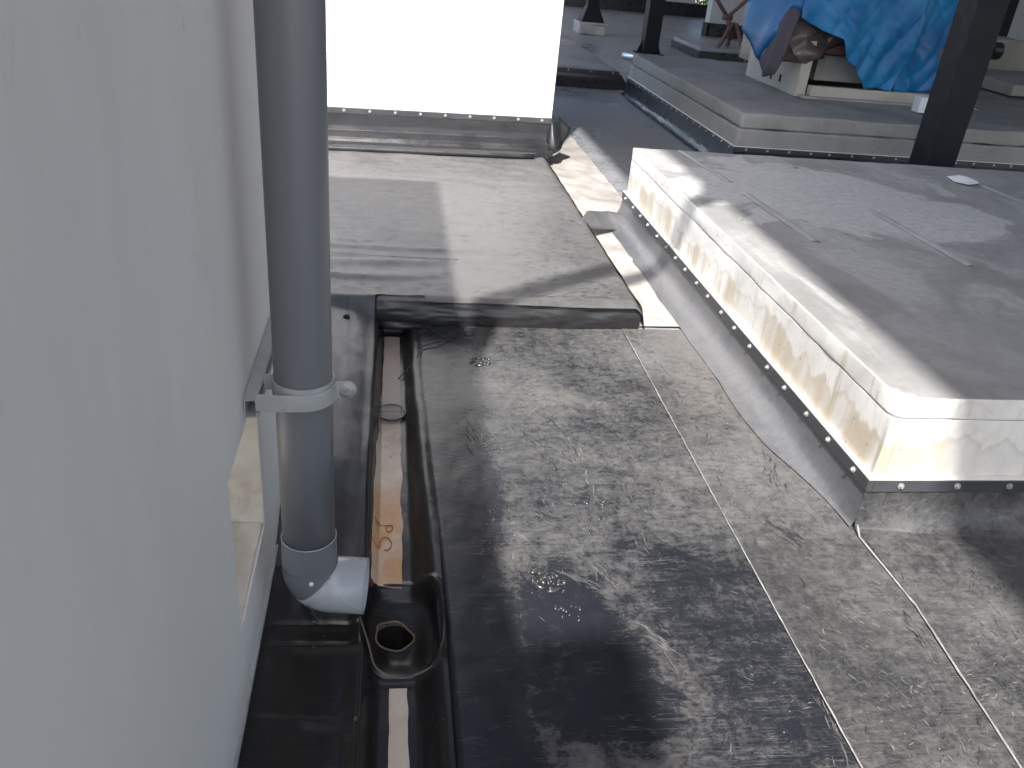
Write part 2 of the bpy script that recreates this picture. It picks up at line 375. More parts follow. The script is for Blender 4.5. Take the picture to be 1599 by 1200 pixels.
# ---- near membrane sheets: three laps, each a few mm over the last
nf = bpy.data.objects.new('near_floor', None); COL.objects.link(nf); struct(nf)
def wr(x, y): return .0035*fbm(x*2.2, y*2.2, 1.3, 4)+.0016*fbm(x*11, y*7, 4, 3)
LIP = lambda y: .142-.03*sm(1.1, 2.95, y)            # gutter's right lip
def zA(x, y):
    z = wr(x, y)
    z += .006*sm(LIP(y)+.16, LIP(y)+.03, x)          # turned-up edge of the gutter
    return z - .02*sm(LIP(y)+.02, LIP(y)-.02, x)
def gx(y0, x): return x
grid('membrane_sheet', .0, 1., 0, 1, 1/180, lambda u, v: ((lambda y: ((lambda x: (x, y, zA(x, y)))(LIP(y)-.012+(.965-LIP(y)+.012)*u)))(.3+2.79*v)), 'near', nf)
grid('membrane_sheet', 0, 1, 0, 1, 1/150, lambda u, v: ((lambda y: ((lambda x: (x, y, .004+wr(x, y)))(.955+.008*(y-1)/2+.004*nz(y*3, 0)+(.4)*u)))(.3+2.77*v)), 'near2', nf)
def s2x(y): return (1.289+(y-.97)*.09 if y < 1.43 else 1.33+.01*nz(y*4, 2)) 
grid('membrane_sheet', 0, 1, 0, 1, 1/150, lambda u, v: ((lambda y: ((lambda x: (x, y, .007+wr(x, y)))(s2x(y)+3.2*u)))(.3+1.455*v)), 'right', nf)
# seam beads
def bead(pts, r, name='seam_bead', mat='dustline', parent=None, flat=.35):
    t = MB(); P = []
    for i in range(len(pts)-1):
        a, b_ = Vector(pts[i]), Vector(pts[i+1]); n_ = max(2, int((b_-a).length/.012))
        for j in range(n_): P.append(a.lerp(b_, j/n_))
    P.append(Vector(pts[-1]))
    Q = [p+Vector((.0016*fbm(p.x*20, p.y*20, 3, 2), .0016*fbm(p.x*20+7, p.y*20, 3, 2), 0)) for p in P]
    t.tube(Q, [r*(.75+.55*abs(fbm(p.x*30, p.y*30, 9, 2))) for p in P], 8)
    t.v = [(v[0], v[1], Q[i//8].z+(v[2]-Q[i//8].z)*flat) for i, v in enumerate(t.v)]
    o = t.build(name, mat, parent, True); return o
bead([(.966, 3.02, .0045), (.958, 2., .0045), (.955, 1.6, .0045), (.951, .97, .0045), (.949, .5, .0045)], .0022, parent=nf)
bead([(1.318, 1.728, .03), (1.316, 1.70, .009), (1.329, 1.43, .0075), (1.30, 1.1, .0075), (1.288, .97, .0075), (1.25, .5, .0075)], .0034, parent=nf)
bead([(.16, 3.06, .006), (.6, 3.075, .007), (1.24, 3.10, .008)], .003, parent=nf)

# ---- gutter on the left: ledge by the wall, channel, drain pan
HX, HY, HR = .027, 1.475, .043
def gz(x, y):
    lip = -.046; n_ = wr(x*1.4, y)*1.3
    far = sm(1.62, 2.0, y)
    if y > 1.0:
        zl = .012+.03*far                                     # lip height
        zw = .0+.13*far                                       # at the wall
    else: zl, zw = .012, 0
    bot = -.036-.012*sm(2.2, 1.6, y)
    if x < lip:
        t = (x-WX)/(lip-WX)
        z = zw+(zl-zw)*(t**.8) - .012*far*math.sin(t*math.pi*2.2)*(.6+.4*nz(y*2, 1))
        z += .006*sm(.86, 1., t)
        # folds under the elbow and towards the pan
        for (y0, sl_, a) in ((1.36, -.12, .010), (1.42, -.1, .007), (1.17, -.17, .008)):
            d = (y-(y0+sl_*(x-WX)))/.012; z += a*math.exp(-d*d)*sm(.0, .2, t)
    else:
        R = LIP(y)
        t = (x-lip)/(R-lip)
        side = sm(0., .2, t)*(1-sm(.62, .97, t))
        z = zl*(1-t)+.004*t
        z = z*(1-side)+bot*side + .005*sm(.08, 0, t)
        z += .008*math.exp(-((t-.75)/.06)**2)*nz(y*6, 3)
    # drain pan
    dx = (x-.042)/.088; dy = (y-1.445)/.135
    d = (abs(dx)**3.2+abs(dy)**3.2)**(1/3.2)
    z = z*(1-sm(1.08, .9, d)) + (-.075-.03*sm(.95, .25, d))*sm(1.08, .9, d)
    z += .010*math.exp(-((d-1.1)/.08)**2)*(1 if x > -.02 else .4)
    dh = math.hypot(x-HX, y-HY)/HR
    z += .003*math.exp(-((dh-1.05)/.18)**2)
    if y > 2.98: z = z + (.118-z)*sm(2.98, 3.07, y)*(1 if x < lip else sm(3.03, 3.075, y))
    return z+n_
def holek(x, y):
    a = math.atan2(y-HY, x-HX); r_ = HR*(1+.05*math.cos(3*a+.6)+.06*math.cos(5*a)+.04*math.cos(2*a)); return math.hypot(x-HX, y-HY) > r_
gut = struct(grid('gutter', WX, .142, .3, 3.085, .0065, gz, 'gutter', keep=holek))
k = N('smooth_ledge_membrane'); n = k.noise(2.2, 6, .65, .5, k.co((9, .9, 1))); n2 = k.noise(4, 6, .7, .6); n3 = k.noise(60, 4, .7)
c = k.mix(k.ramp(n, .35, .65), (.04, .044, .054), (.085, .088, .098))  # bluish streaks paint a sky sheen into the ledge colour
c = k.mix(k.math('MULTIPLY', k.ramp(k.xyz()[1], 2.7, 1.9), k.ramp(n2, .42, .62, .2, .9)), c, (.04, .032, .027))
gut.data.materials.append(k.out(c, k.ramp(n, .35, .65, .3, .46), k.bump(n, .15, .004), .3))
for p in gut.data.polygons:
    if p.center.x < -.052 and p.center.y > 1.62: p.material_index = 1
t = MB(); t.tube([(HX, HY, -.3), (HX, HY, -.11)], .05, 20, False).tube([(HX, HY, -.3), (HX, HY, -.295)], .05, 20); t.build('drain_pipe', 'inside', gut, True)
ring = [(HX+HR*(1+.05*math.cos(3*a+.6)+.06*math.cos(5*a)+.04*math.cos(2*a))*math.cos(a), HY+HR*(1+.05*math.cos(3*a+.6)+.06*math.cos(5*a)+.04*math.cos(2*a))*math.sin(a), gz(HX+HR*1.05*math.cos(a), HY+HR*1.05*math.sin(a))+.001) for a in [i*math.pi/16 for i in range(32)]]
t = MB(); t.tube(ring, .0022, 8, closed=True); t.build('drain_rim', simple('worn_brown_rim', (.2, .14, .1), .5), gut, True)
# pale bare primer along the channel bottom
def primer(y0, y1, xl, xr):
    def f(u, v):
        y = y0+(y1-y0)*v; a = xl(y)+.004*fbm(y*9, 1, 0, 3); b_ = xr(y)+.005*fbm(y*9, 5, 0, 3); x = a+(b_-a)*u
        return (x, y, gz(x, y)+.003)
    return grid('primer_strip', 0, 1, 0, 1, 1/90, f, 'primer', gut)
primer(1.585, 3.0, lambda y: -.031+.017*sm(1.9, 2.9, y), lambda y: .047+.0*y)
primer(.4, 1.275, lambda y: .016, lambda y: .055)
bead(spl_([(.128, 1.60, .0), (.140, 1.5, -.004), (.138, 1.42, -.006), (.13, 1.34, -.008), (.095, 1.292, -.012), (.04, 1.285, -.024), (-.01, 1.30, -.012), (-.03, 1.36, .002), (-.052, 1.43, .014)]), .0024, mat='browndust', parent=gut)
# marker writing on the primer
def zp(pts): 
    out = []
    for a, b_ in pts:
        p = onz(540+a/4, 640+b_/4, -.052); out.append(Vector((p.x, p.y, gz(p.x, p.y)+.0045)))
    return out
wrt = MB()
for st in ([(178, 747), (215, 746), (255, 750), (293, 747)], [(184, 756), (192, 762), (198, 770)],
           [(262, 750), (252, 770), (262, 788), (280, 788), (290, 770), (288, 750)],
           [(160, 884), (182, 892), (203, 890), (213, 872), (214, 848), (228, 830), (255, 826), (276, 842), (285, 866), (276, 888), (256, 900), (240, 896)]):
    wrt.tube(spline(zp(st)), .0017, 6)
wrt.build('marker_writing', 'ink', gut, True)

# ---- raised floor ahead
RZ = .118
def rz_(x, y):
    z = RZ+.008*fbm(x*.9, y*1.6, 2, 3)+.0025*fbm(x*5, y*12, 6, 3)
    e = (y-3.045)/.05; z -= .012*(1-sm(0, 1, e))**2*1.0
    # soft wrinkles running along the front edge
    z += .012*math.exp(-((y-3.27-.05*nz(x*2, 1))/.03)**2)*sm(.35, -.1, x) + .008*math.exp(-((y-3.62-.04*nz(x*1.5, 4))/.025)**2)*sm(.9, .2, x)
    z += .009*math.exp(-((y-3.45-.1*x)/.04)**2)*sm(.6, .0, x)
    return z - .03*sm(1.0, 1.04, x)
raised = struct(grid('raised_floor', -3., 1.035, 3.045, 6.1, .016, rz_, 'raised'))
# its glossy black front face and side
def facef(u, v):
    x = -.06+1.095*u; y = 3.045+.01*math.sin(v*3.1)*-1+.006*fbm(x*6, v*2, 1, 3)+.03*u*0
    return (x, y+.03*(x), -.02+(RZ-.012+.004*nz(x*4, 0)+.02-.0)*v)
grid('front_edge', 0, 1, 0, 1, 1/60, facef, 'black', raised)
m_ = MB(); m_.box(-.2, 1.02, 3.1, 3.16, -.15, RZ-.03); m_.build('edge_backing', 'black', raised)
m_ = MB(); m_.box(-3., WX-.6, 3.05, 6.1, -.15, RZ-.03); m_.build('edge_fill', 'black', raised)
grid('side_edge', 0, 1, 0, 1, 1/80, lambda u, v: (1.033+.03*u+.006*fbm(v*20, 1, 0, 2), 3.06+2.9*v, RZ-.016-.11*u), 'raised', raised)
bead([(-.4, 3.52, RZ+.006), (-.1, 3.5, RZ+.006), (.3, 3.49, RZ+.006)], .003, name='crack_line', mat='wire', parent=raised)
# lip roll across the channel head
t = MB(); t.tube([(-.045, 3.035, .008), (0, 3.02, .012), (.06, 3.02, .010), (.14, 3.03, .006)], [.012, .02, .018, .01], 12); t.build('membrane_roll', 'black', raised, True)

# ---- pinkish primer strip between raised floor and plinth
def pinkf(u, v):
    y = 3.1+5.2*v; x = 1.03+(.22+.2*sm(4.4, 4.8, y)+.012*fbm(y*5, 2, 0, 3))*u
    return (x, y, .006+.004*fbm(x*9, y*9, 0, 2)+(.05*(1-u)*sm(4.2, 5., y)))
struct(grid('primer_strip', 0, 1, 0, 1, 1/120, pinkf, 'pink'))

# ================================================================== WALL ON THE LEFT
OY0, OY1, OZ0, OZ1 = 1.222, 1.556, .185, .532          # opening
wall = thing('parapet_wall', (WX-.2, 1.4, 0), 'grey white painted wall beside the downpipe with a square opening low down', 'wall')
TH = .36
mb = MB()
mb.box(WX-TH, WX, -1.1, OY0, -.05, 2.19).box(WX-TH, WX, OY0, OY1, OZ1, 2.19).box(WX-TH, WX, OY0, OY1, -.05, OZ0-.004).box(WX-TH, WX, OY1, 1.9, -.05, 2.19).box(WX-.9, WX, 1.9, 3.2, -.05, 2.19)
mb.box(WX-TH, WX, -5.8, -1.1, -.05, 3.25)  # taller unseen part behind the camera, added to cast the foreground shadow
mb.build('wall_face', 'wall', wall)
r_ = MB(); r_.add([(WX-.002, OY1-.002, OZ0), (WX-TH, OY1-.002, OZ0), (WX-TH, OY1-.002, OZ1), (WX-.002, OY1-.002, OZ1)], [(0, 1, 2, 3)])
solid(r_.build('reveal', 'sill', wall), .002)
rbox('sill', WX-TH-.05, WX-.004, OY0+.002, OY1-.004, OZ0-.05, OZ0+.004, .004, .02, .004, 'sill', wall, 9)
# galvanised flashing strip round the foot of the wall
f_ = MB(); f_.box(WX, WX+.006, .3, 1.765, .0, .012); f_.build('foot_strip', 'galv', wall)

# ================================================================== DOWNPIPE
PX, PY, PR = -.16, 1.45, .055
dp = thing('downpipe', (PX, PY, 0), 'dark grey plastic downpipe clamped to the wall with an elbow outlet painted as if sunlit', 'pipe')
t = MB(); t.tube([(PX, PY, z) for z in (.215, .5, .9, 1.4, 2.13)], PR, 40); t.build('pipe', 'pvc', dp, True)
up_pts = [Vector((PX, PY, 2.12)), Vector((PX, PY, 2.2)), Vector((PX+.06, PY+.008, 2.27)), Vector((.72, 1.56, 3.06)), Vector((.76, 1.57, 3.2)), Vector((.76, 1.57, 4.39))]
t = MB(); t.tube(up_pts, PR, 24); t.build('offset_pipe', 'pvc', dp, True)
# elbow: socket, bend, outlet
od = Vector((1, -.1, -.01)).normalized(); c0 = Vector((PX, PY, .10))
cen = []; a_, b_ = Vector((0, 0, -1)), od
for i in range(9):
    t_ = i/8; p = Vector((PX, PY, .165)).lerp(c0, t_)*(1-t_)+c0.lerp(c0+od*.05, t_)*t_; cen.append(p)
t = MB(); t.tube([(PX, PY, .235), (PX, PY, .165)], [.058, .0595], 40, False); 
t.tube([cen[0]+Vector((0, 0, .001))]+cen[1:5], .0605, 40, False); t.build('elbow', 'pvc', dp, True)
t = MB(); t.tube(cen[4:]+[c0+od*.122], .0618, 40, False); ol = t.build('outlet', 'pvcl', dp, True); solid(ol, .005); ol['label'] = 'horizontal outlet of the elbow, its lit look painted in'
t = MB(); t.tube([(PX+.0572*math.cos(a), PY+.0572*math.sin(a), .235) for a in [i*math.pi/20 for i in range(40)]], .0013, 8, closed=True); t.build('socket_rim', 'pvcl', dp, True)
t = MB(); t.tube([ony(486, 912, 1.396), ony(486, 912, 1.388)], [.007, .004], 10); t.build('sticker', 'paper', dp, True)
# clamp: two half bands with ears, bolt on the right
cl = bpy.data.objects.new('clamp', None)
def band(z, r, a0, a1, wd, n_=26):
    q = MB(); vs = []; fs = []
    for i in range(n_+1):
        a = a0+(a1-a0)*i/n_
        for rr in (r, r+.0035):
            for zz in (z-wd/2, z+wd/2): vs.append((PX+rr*math.cos(a), PY+rr*math.sin(a), zz))
    for i in range(n_):
        k_ = i*4
        for (p, q_) in ((0, 1), (1, 3), (3, 2), (2, 0)): fs.append((k_+p, k_+q_, k_+4+q_, k_+4+p))
    fs += [(0, 2, 3, 1), tuple(n_*4+i for i in (0, 1, 3, 2))]
    return q.add(vs, fs)
CZ = .6
def path_band(P, z, wd, th):
    q = MB(); vs = []; fs = []; n_ = len(P)
    for i in range(n_):
        t_ = (Vector(P[min(i+1, n_-1)])-Vector(P[max(i-1, 0)])).normalized(); nn = Vector((t_.y, -t_.x))*th/2
        zc = z(i/(n_-1)) if callable(z) else z
        for s_ in (-1, 1):
            for h in (-1, 1): vs.append((P[i][0]+nn.x*s_, P[i][1]+nn.y*s_, zc+h*wd/2))
    for i in range(n_-1):
        k_ = i*4
        for (p, q_) in ((0, 1), (1, 3), (3, 2), (2, 0)): fs.append((k_+p, k_+q_, k_+4+q_, k_+4+p))
    fs += [(0, 2, 3, 1), tuple((n_-1)*4+i for i in (0, 1, 3, 2))]
    return q.add(vs, fs)
ra = PR+.006
P = [(PX-.083, PY-ra+.004), (PX-.06, PY-ra), (PX-.03, PY-ra-.001)]+[(PX+ra*math.cos(math.radians(a)), PY+ra*math.sin(math.radians(a))) for a in range(-84, -9, 6)]+[(PX+ra+.004, PY-.004), (PX+ra+.012, PY-.003), (PX+ra+.024, PY-.003)]
cl = bev(path_band(P, CZ-.006, .036, .004).build('clamp', 'galv', dp), .0012)
q = MB(); q.tube([(PX+ra+.022, PY-.0055, CZ-.006), (PX+ra+.022, PY-.0005, CZ-.006)], .0185, 20); q.build('ear', 'galv', dp, True)
q = path_band([(PX+(PR+.0025)*math.cos(math.radians(a)), PY+(PR+.0025)*math.sin(math.radians(a))) for a in range(-178, 175, 8)]+[(PX-PR-.02, PY+.006)], CZ+.004, .034, .003)
q.build('back_band', 'galv', dp)
o = bpy.data.objects.new('bolt', BOLT_ME); COL.objects.link(o); o.parent = cl
o.matrix_basis = Matrix.Translation((PX+PR+.028, PY-.0055, CZ-.008)) @ Matrix.Rotation(math.pi/2, 4, 'X') @ Matrix.Scale(.8, 4)
# strut channel on the wall
st = MB(); x0, x1, z0, z1 = WX+.001, WX+.026, .552, .592; y0, y1 = 1.405, 1.79
st.box(x0, x0+.003, y0, y1, z0, z1).box(x0+.003, x1, y0, y1, z1-.003, z1).box(x0+.003, x1, y0, y1, z0, z0+.003)
st.box(x1-.003, x1, y0, y1, z0+.003, z0+.012).box(x1-.003, x1, y0, y1, z1-.012, z1-.003)
tag(st.build('strut_channel', 'galv'), 'short galvanised channel fixed along the wall behind the pipe clamp', 'bracket')

# ================================================================== PLINTH helper bits
def plinth_trim(root, x0, x1, y0, y1, zt, zb, bolt_sp, out=.02, front=True, left=True, nb=40, bz=None, start=.06, upc='upstand', cove=.1, seal=True, frontc='black'):
    """screwed bar, membrane upstand and coved foot around the left and front of a plinth"""
    if left:
        m = MB(); m.box(x0-out, x0-.001, y0-out, y1, zb, zt); tb = bev(m.build('trim_bar', 'trim', root), .003)
        pts = []; y = y0+start
        while y < y1-.02 and len(pts) < nb: pts.append((x0-out, y, (zt+zb)/2+.002)); y += bolt_sp*(1+random.uniform(-.12, .12))
        bolts(tb, pts, (-1, 0, 0))
        if seal:
            m = MB(); m.box(x0-out*.98, x0-.0005, y0-out*.98, y1-.01, zt+.0005, zt+.004); m.build('sealant_line', 'seal', root)
        def f(u, v):
            y = y0-out+.004+(y1-y0+out-.004)*v; a = u
            x = x0-out+.006-cove*(a**2.6)*(1-.85*sm(y0+.55, y0, y)); z = zb+.004-(zb+.004-.009)*(1-(1-a)**1.6)
            w_ = fbm(y*4, a*2, x0, 3); return (x-.006*w_*a*sm(y0, y0+.3, y), y, z+.004*fbm(y*6, a*3, 4, 2)*a)
        grid('membrane_upstand', 0, 1, 0, 1, 1/70, f, upc, root)
    if front:
        m = MB(); m.box(x0-.0005, x1, y0-out, y0-.001, zb, zt); tb = bev(m.build('trim_bar', 'trim', root), .003)
        pts = []; x = x0+.08
        while x < x1-.03 and len(pts) < nb: pts.append((x, y0-out, (zt+zb)/2+.002)); x += bolt_sp*(1+random.uniform(-.12, .12))
        bolts(tb, pts, (0, -1, 0))
        if seal:
            m = MB(); m.box(x0-.0003, x1, y0-out*.98, y0-.0005, zt+.0005, zt+.004); m.build('sealant_line', 'seal', root)
        def f2(u, v):
            x = x0-out+.004+(x1-x0)*v; a = u
            y = y0-out+.006-cove*.75*(a**2.8)*(.12+.88*sm(x0-.02, x0+.4, x)); z = zb+.004-(zb+.004-.005)*(1-(1-a)**1.5)
            return (x, y-.006*fbm(x*4, a*2, 7, 3)*a*sm(x0-.02, x0+.3, x), z+.003*fbm(x*6, a*3, 2, 2)*a*sm(x0-.02, x0+.3, x))
        grid('membrane_upstand', 0, 1, 0, 1, 1/70, f2, frontc, root)

# ================================================================== PLINTH 1 (near right)
p1 = thing('concrete_plinth', (2.7, 3.1, 0), 'large near concrete plinth with sunlit stained side and pale patches on top', 'plinth')
rbox('lower_course', 1.335, 4.3, 1.76, 4.58, .0, .3575, .004, .05, .0025, 'conc', p1)
rbox('top_course', 1.333, 4.3, 1.757, 4.58, .3583, .424, .006, .03, .002, 'conc', p1, 9)
tc = [o for o in p1.children if o.name.startswith('top_course')][0]
for v in tc.data.vertices:
    c_ = v.co; cut = .028+.02*nz(c_.z*25, 1)+.02*sm(.39, .424, c_.z)
    e = cut-((c_.x-1.333)+(c_.y-1.757))
    if e > 0: v.co = c_+Vector((e/2, e/2, 0))
plinth_trim(p1, 1.335, 4.3, 1.76, 4.6, .172, .132, .165, front=True, cove=.1, frontc='right')
for a, b_, w_ in (((1062, 236), (1140, 285), .022), ((1165, 303), (1275, 378), .028), ((1360, 328), (1516, 416), .026), ((1206, 246), (1244, 263), .022), ((1352, 258), (1412, 282), .022), ((1532, 290), (1640, 334), .03)):
    A, B = onz(*a, .4255), onz(*b_, .4255); d = (B-A); 
    def f(u, v, A=A, d=d, w_=w_): 
        y = A+d*v; return (y.x+(u-.5)*2*w_*(.75+.5*abs(nz(y.y*6, 2)))+.006*nz(y.y*9, 1), y.y, .4265+.0035*(1-abs(2*u-1)))
    grid('cement_ridge', 0, 1, 0, 1, 1/24, f, 'chalk', p1)

# flap of membrane bridging from the raised floor to the plinth's foot
P = [onz(903, 350, .121), onz(916, 330, .122), onz(950, 330, .075), onz(980, 336, .05), onz(978, 352, .03), onz(962, 360, .012), onz(930, 358, .06)]
tag(poly('membrane_flap', P, 'upstand', None, 5, .01, 5, .003), 'loose grey membrane flap lapping over the pink strip by the far plinth corner', 'membrane')

# ================================================================== PLINTH 2 (far, under the machine)
p2 = thing('concrete_plinth', (4.4, 7.5, 0), 'concrete plinth under the blue tarp with a black bolted skirt', 'plinth')
rbox('lower_course', 2.49, 8.2, 5.93, 9.15, 0, .315, .012, .06, .008, 'conc2', p2)
rbox('top_course', 2.505, 8.2, 5.945, 9.15, .3155, .425, .02, .05, .012, 'conc2', p2)
plinth_trim(p2, 2.49, 8.2, 5.93, 9.15, .19, .155, .165, out=.018, cove=.05, upc='black', seal=True)

# ================================================================== WHITE BOX
wb = thing('white_box', (-.4, 6.6, RZ), 'tall white sunlit housing standing on the raised floor behind the downpipe', 'housing')
BY = 5.72
def tilt(x): return (x-1.07)*-.045*-1
m = MB(); XL = -2.4; yl = BY+(XL-1.07)*.07
m.add([(XL, yl, RZ-.05), (1.07, BY, RZ-.05), (1.07, BY+2.2, RZ-.05), (XL, BY+2.2, RZ-.05), (XL, yl, 3.1), (1.07, BY, 3.1), (1.07, BY+2.2, 3.1), (XL, BY+2.2, 3.1)],
      [(3, 2, 1, 0), (4, 5, 6, 7), (0, 1, 5, 4), (1, 2, 6, 5), (2, 3, 7, 6), (3, 0, 4, 7)])
bev(m.build('panel', 'white', wb), .008)
def fy(x): return BY+(x-1.07)*.07
m = MB()
def slab(m, x0, x1, o0, o1, z0, z1):
    m.add([(x0, fy(x0)-o1, z0), (x1, fy(x1)-o1, z0), (x1, fy(x1)-o0, z0), (x0, fy(x0)-o0, z0), (x0, fy(x0)-o1, z1), (x1, fy(x1)-o1, z1), (x1, fy(x1)-o0, z1), (x0, fy(x0)-o0, z1)],
          [(3, 2, 1, 0), (4, 5, 6, 7), (0, 1, 5, 4), (1, 2, 6, 5), (2, 3, 7, 6), (3, 0, 4, 7)])
slab(m, XL, 1.072, .001, .018, .305, .343); tb = bev(m.build('trim_bar', 'trim', wb), .003)
bolts(tb, [(x, fy(x)-.018, .326) for x in [1.0-.163*i for i in range(14)]], (.07, -1, 0))
def uf(u, v):
    x = XL+(1.075-XL)*v; a = u
    prof = ((.016, .31), (.022, .235), (.03, .205), (.085, .188), (.11, .18), (.125, .155), (.15, .148), (.19, .15), (.215, .14), (.225, .118))
    i = min(len(prof)-2, int(a*(len(prof)-1))); t_ = a*(len(prof)-1)-i
    o_, z_ = [prof[i][j]*(1-t_)+prof[i+1][j]*t_ for j in (0, 1)]
    o_ *= 1-.35*sm(.9, 1.07, x)
    return (x, fy(x)-o_-.004*fbm(x*3, a*4, 1, 3), z_+.003*fbm(x*4, a*5, 2, 2))
grid('membrane_upstand', 0, 1, 0, 1, 1/72, uf, 'black', wb)
t = MB(); t.tube([(x, fy(x)-.235-.004*nz(x*3, 0), RZ+.016) for x in [XL+(.93-XL)*i/40 for i in range(41)]], .017, 12); t.build('membrane_roll', 'black', wb, True)
# folded corner of membrane at the box's right edge
P = [(1.072, BY-.02, .34), (1.15, BY+.15, .33), (1.23, BY+.12, .26), (1.16, BY+.0, .16), (1.1, BY-.12, .13), (1.06, BY-.1, .14), (1.05, BY-.03, .2)]
poly('corner_fold', P, 'black', wb, 4, .015, 8, .004)

# ================================================================== CANOPY and POSTS
cp = thing('canopy_roof', (7, 8, 4.4), 'flat roof over the plinths carried on dark posts', 'roof')
m = MB(); m.box(.455, 14, -6, 26, 4.4, 4.6); m.build('deck', 'roof', cp)
for y in (1.2, 5.3, 9.5, 13.3, 17.6):
    m = MB(); m.box(.5, 14, y-.08, y+.08, 4.16, 4.3985); m.build('beam', 'post', cp)
def post(x, y, wd, dz, label, z0=0., rot=0., plate=True):
    r = thing('steel_post', (x, y, z0), label, 'post', 'steel posts carrying the roof')
    m = MB(); m.box(x-wd/2, x+wd/2, y-wd/2, y+wd/2, z0+.012, dz); bev(m.build('shaft', 'post', r), .006)
    if plate:
        m = MB(); m.box(x-wd*.85, x+wd*.85, y-wd*.85, y+wd*.85, z0-.006, z0+.0125); m.build('base_plate', 'post', r)
        for sx in (-1, 1):
            m = MB(); xx = x+sx*wd/2
            m.add([(xx, y-.006, z0+.012), (xx+sx*wd*.33, y-.006, z0+.012), (xx, y-.006, z0+.2), (xx, y+.006, z0+.012), (xx+sx*wd*.33, y+.006, z0+.012), (xx, y+.006, z0+.2)], [(0, 1, 2), (3, 5, 4), (0, 3, 4, 1), (1, 4, 5, 2), (2, 5, 3, 0)])
            m.build('gusset', 'post', r)
    return r
pb = ony(1444, 259, 5.25)
post(pb.x+.115, 5.25+.105, .21, 4.16, 'thick blue black steel post between the two large plinths')
q2 = onz(1012, 84, 0); post(q2.x, q2.y, .23, 4.16, 'dark steel post rising behind the far left corner of the tarp plinth')
q3 = ony(921, 42, 15.6)
p3 = post(q3.x, 15.6, .2, 4.16, 'grey steel post with flared foot on a concrete pad beside the white box', z0=.2, plate=False)
m = MB(); x, y, z = q3.x, 15.6, .2
m.add([(x-.21, y-.21, z), (x+.21, y-.21, z), (x+.21, y+.21, z), (x-.21, y+.21, z), (x-.102, y-.102, z+.26), (x+.102, y-.102, z+.26), (x+.102, y+.102, z+.26), (x-.102, y+.102, z+.26)],
      [(3, 2, 1, 0), (4, 5, 6, 7), (0, 1, 5, 4), (1, 2, 6, 5), (2, 3, 7, 6), (3, 0, 4, 7)]); bev(m.build('flared_foot', 'post', p3), .02)
m = MB(); m.box(x-.25, x+.25, y-.25, y+.25, z-.03, z-.001); m.build('base_plate', 'galv', p3)
tag(rbox('concrete_pad', x-.25, x+.25, y-.25, y+.25, -.01, z-.031, .03, .1, .02, 'concs'), 'square concrete pad under the flared post foot', 'pad')

# ================================================================== FAR THINGS
lp = thing('low_plinth', (1.6, 10.3, 0), 'low concrete plinth with bolted dark skirt just right of the white box', 'plinth')
rbox('plinth_body', .6, 2.46, 9.5, 11.6, 0, .2, .02, .1, .01, 'conc2', lp)
m = MB(); m.box(.55, 2.475, 9.48, 9.499, .155, .185); tb = m.build('trim_bar', 'trim', lp); bolts(tb, [(x, 9.48, .17) for x in (.9, 1.15, 1.4, 1.65, 1.9, 2.15, 2.4)], (0, -1, 0))
grid('membrane_upstand', 0, 1, 0, 1, 1/20, lambda u, v: (.55+1.95*v+.12*u*v, 9.485-.06*u**2, .155-.15*u), 'black', lp)
tag(rbox('low_slab', 1.3, 2.75, 13.2, 15.3, 0, .09, .02, .15, .02, 'conc2'), 'thin pale slab lying on the floor behind the low plinth', 'slab')
q = onz(984, 92, .02); t = MB(); t.tube([q+Vector((-.1, .06, .03)), q+Vector((.16, -.08, .03))], .045, 12)
tag(t.build('steel_tube', simple('bright_steel', (.75, .75, .76), .25, .8), None, True), 'short bright steel tube lying at the foot of the rear post', 'tube')
# dark low plinth with the stand beside it
dk = thing('dark_plinth', (5.8, 13.7, 0), 'low membrane covered plinth behind the pipe stand', 'plinth')
rbox('plinth_body', 4.62, 7.4, 13.1, 14.5, 0, .17, .02, .15, .008, 'far', dk)
m = MB(); m.box(4.6, 7.42, 13.08, 14.52, -.005, .11); m.build('skirt', 'black', dk)
# far wall with a window gap, and the nearer wall block
fw_ = thing('far_wall', (6, 22.4, 0), 'grey wall closing the far end with a bright gap at its right', 'wall')
m = MB(); ga, gb = ony(1084, 10, 22.2).x, ony(1120, 10, 22.2).x; gz_ = ony(1096, 16, 22.2).z; m.box(-3, ga, 22.2, 22.5, 0, 3.1).box(ga, gb, 22.2, 22.5, 0, gz_).box(gb, 14, 22.2, 22.5, 0, 3.1).box(ga, gb, 22.2, 22.5, 2.3, 3.1); m.build('wall_face', 'wallfar', fw_)
m = MB(); m.box(-3, 14, 22.15, 22.199, 0, .3); m.build('skirting', 'black', fw_)
wk = thing('wall_block', (7.2, 17.6, 0), 'pale wall block with black skirting behind the pipe stand', 'wall')
m = MB(); bx_ = ony(1110, 20, 17.1).x; m.box(bx_, 9.8, 17.1, 17.35, 0, 3.1); m.build('wall_face', 'wallfar', wk)
m = MB(); m.box(bx_-.03, 9.83, 17.06, 17.099, 0, .24).box(bx_-.035, bx_-.001, 17.06, 17.35, 0, .24); m.build('skirting', 'black', wk)
sw = thing('side_wall', (13.5, 10, 0), 'grey wall along the right side of the roof', 'wall')
m = MB(); m.box(13.6, 13.9, -6, 2, 0, 1.3).box(13.6, 13.9, 2, 22.1, 0, 3.9); m.build('wall_face', 'wallfar', sw)
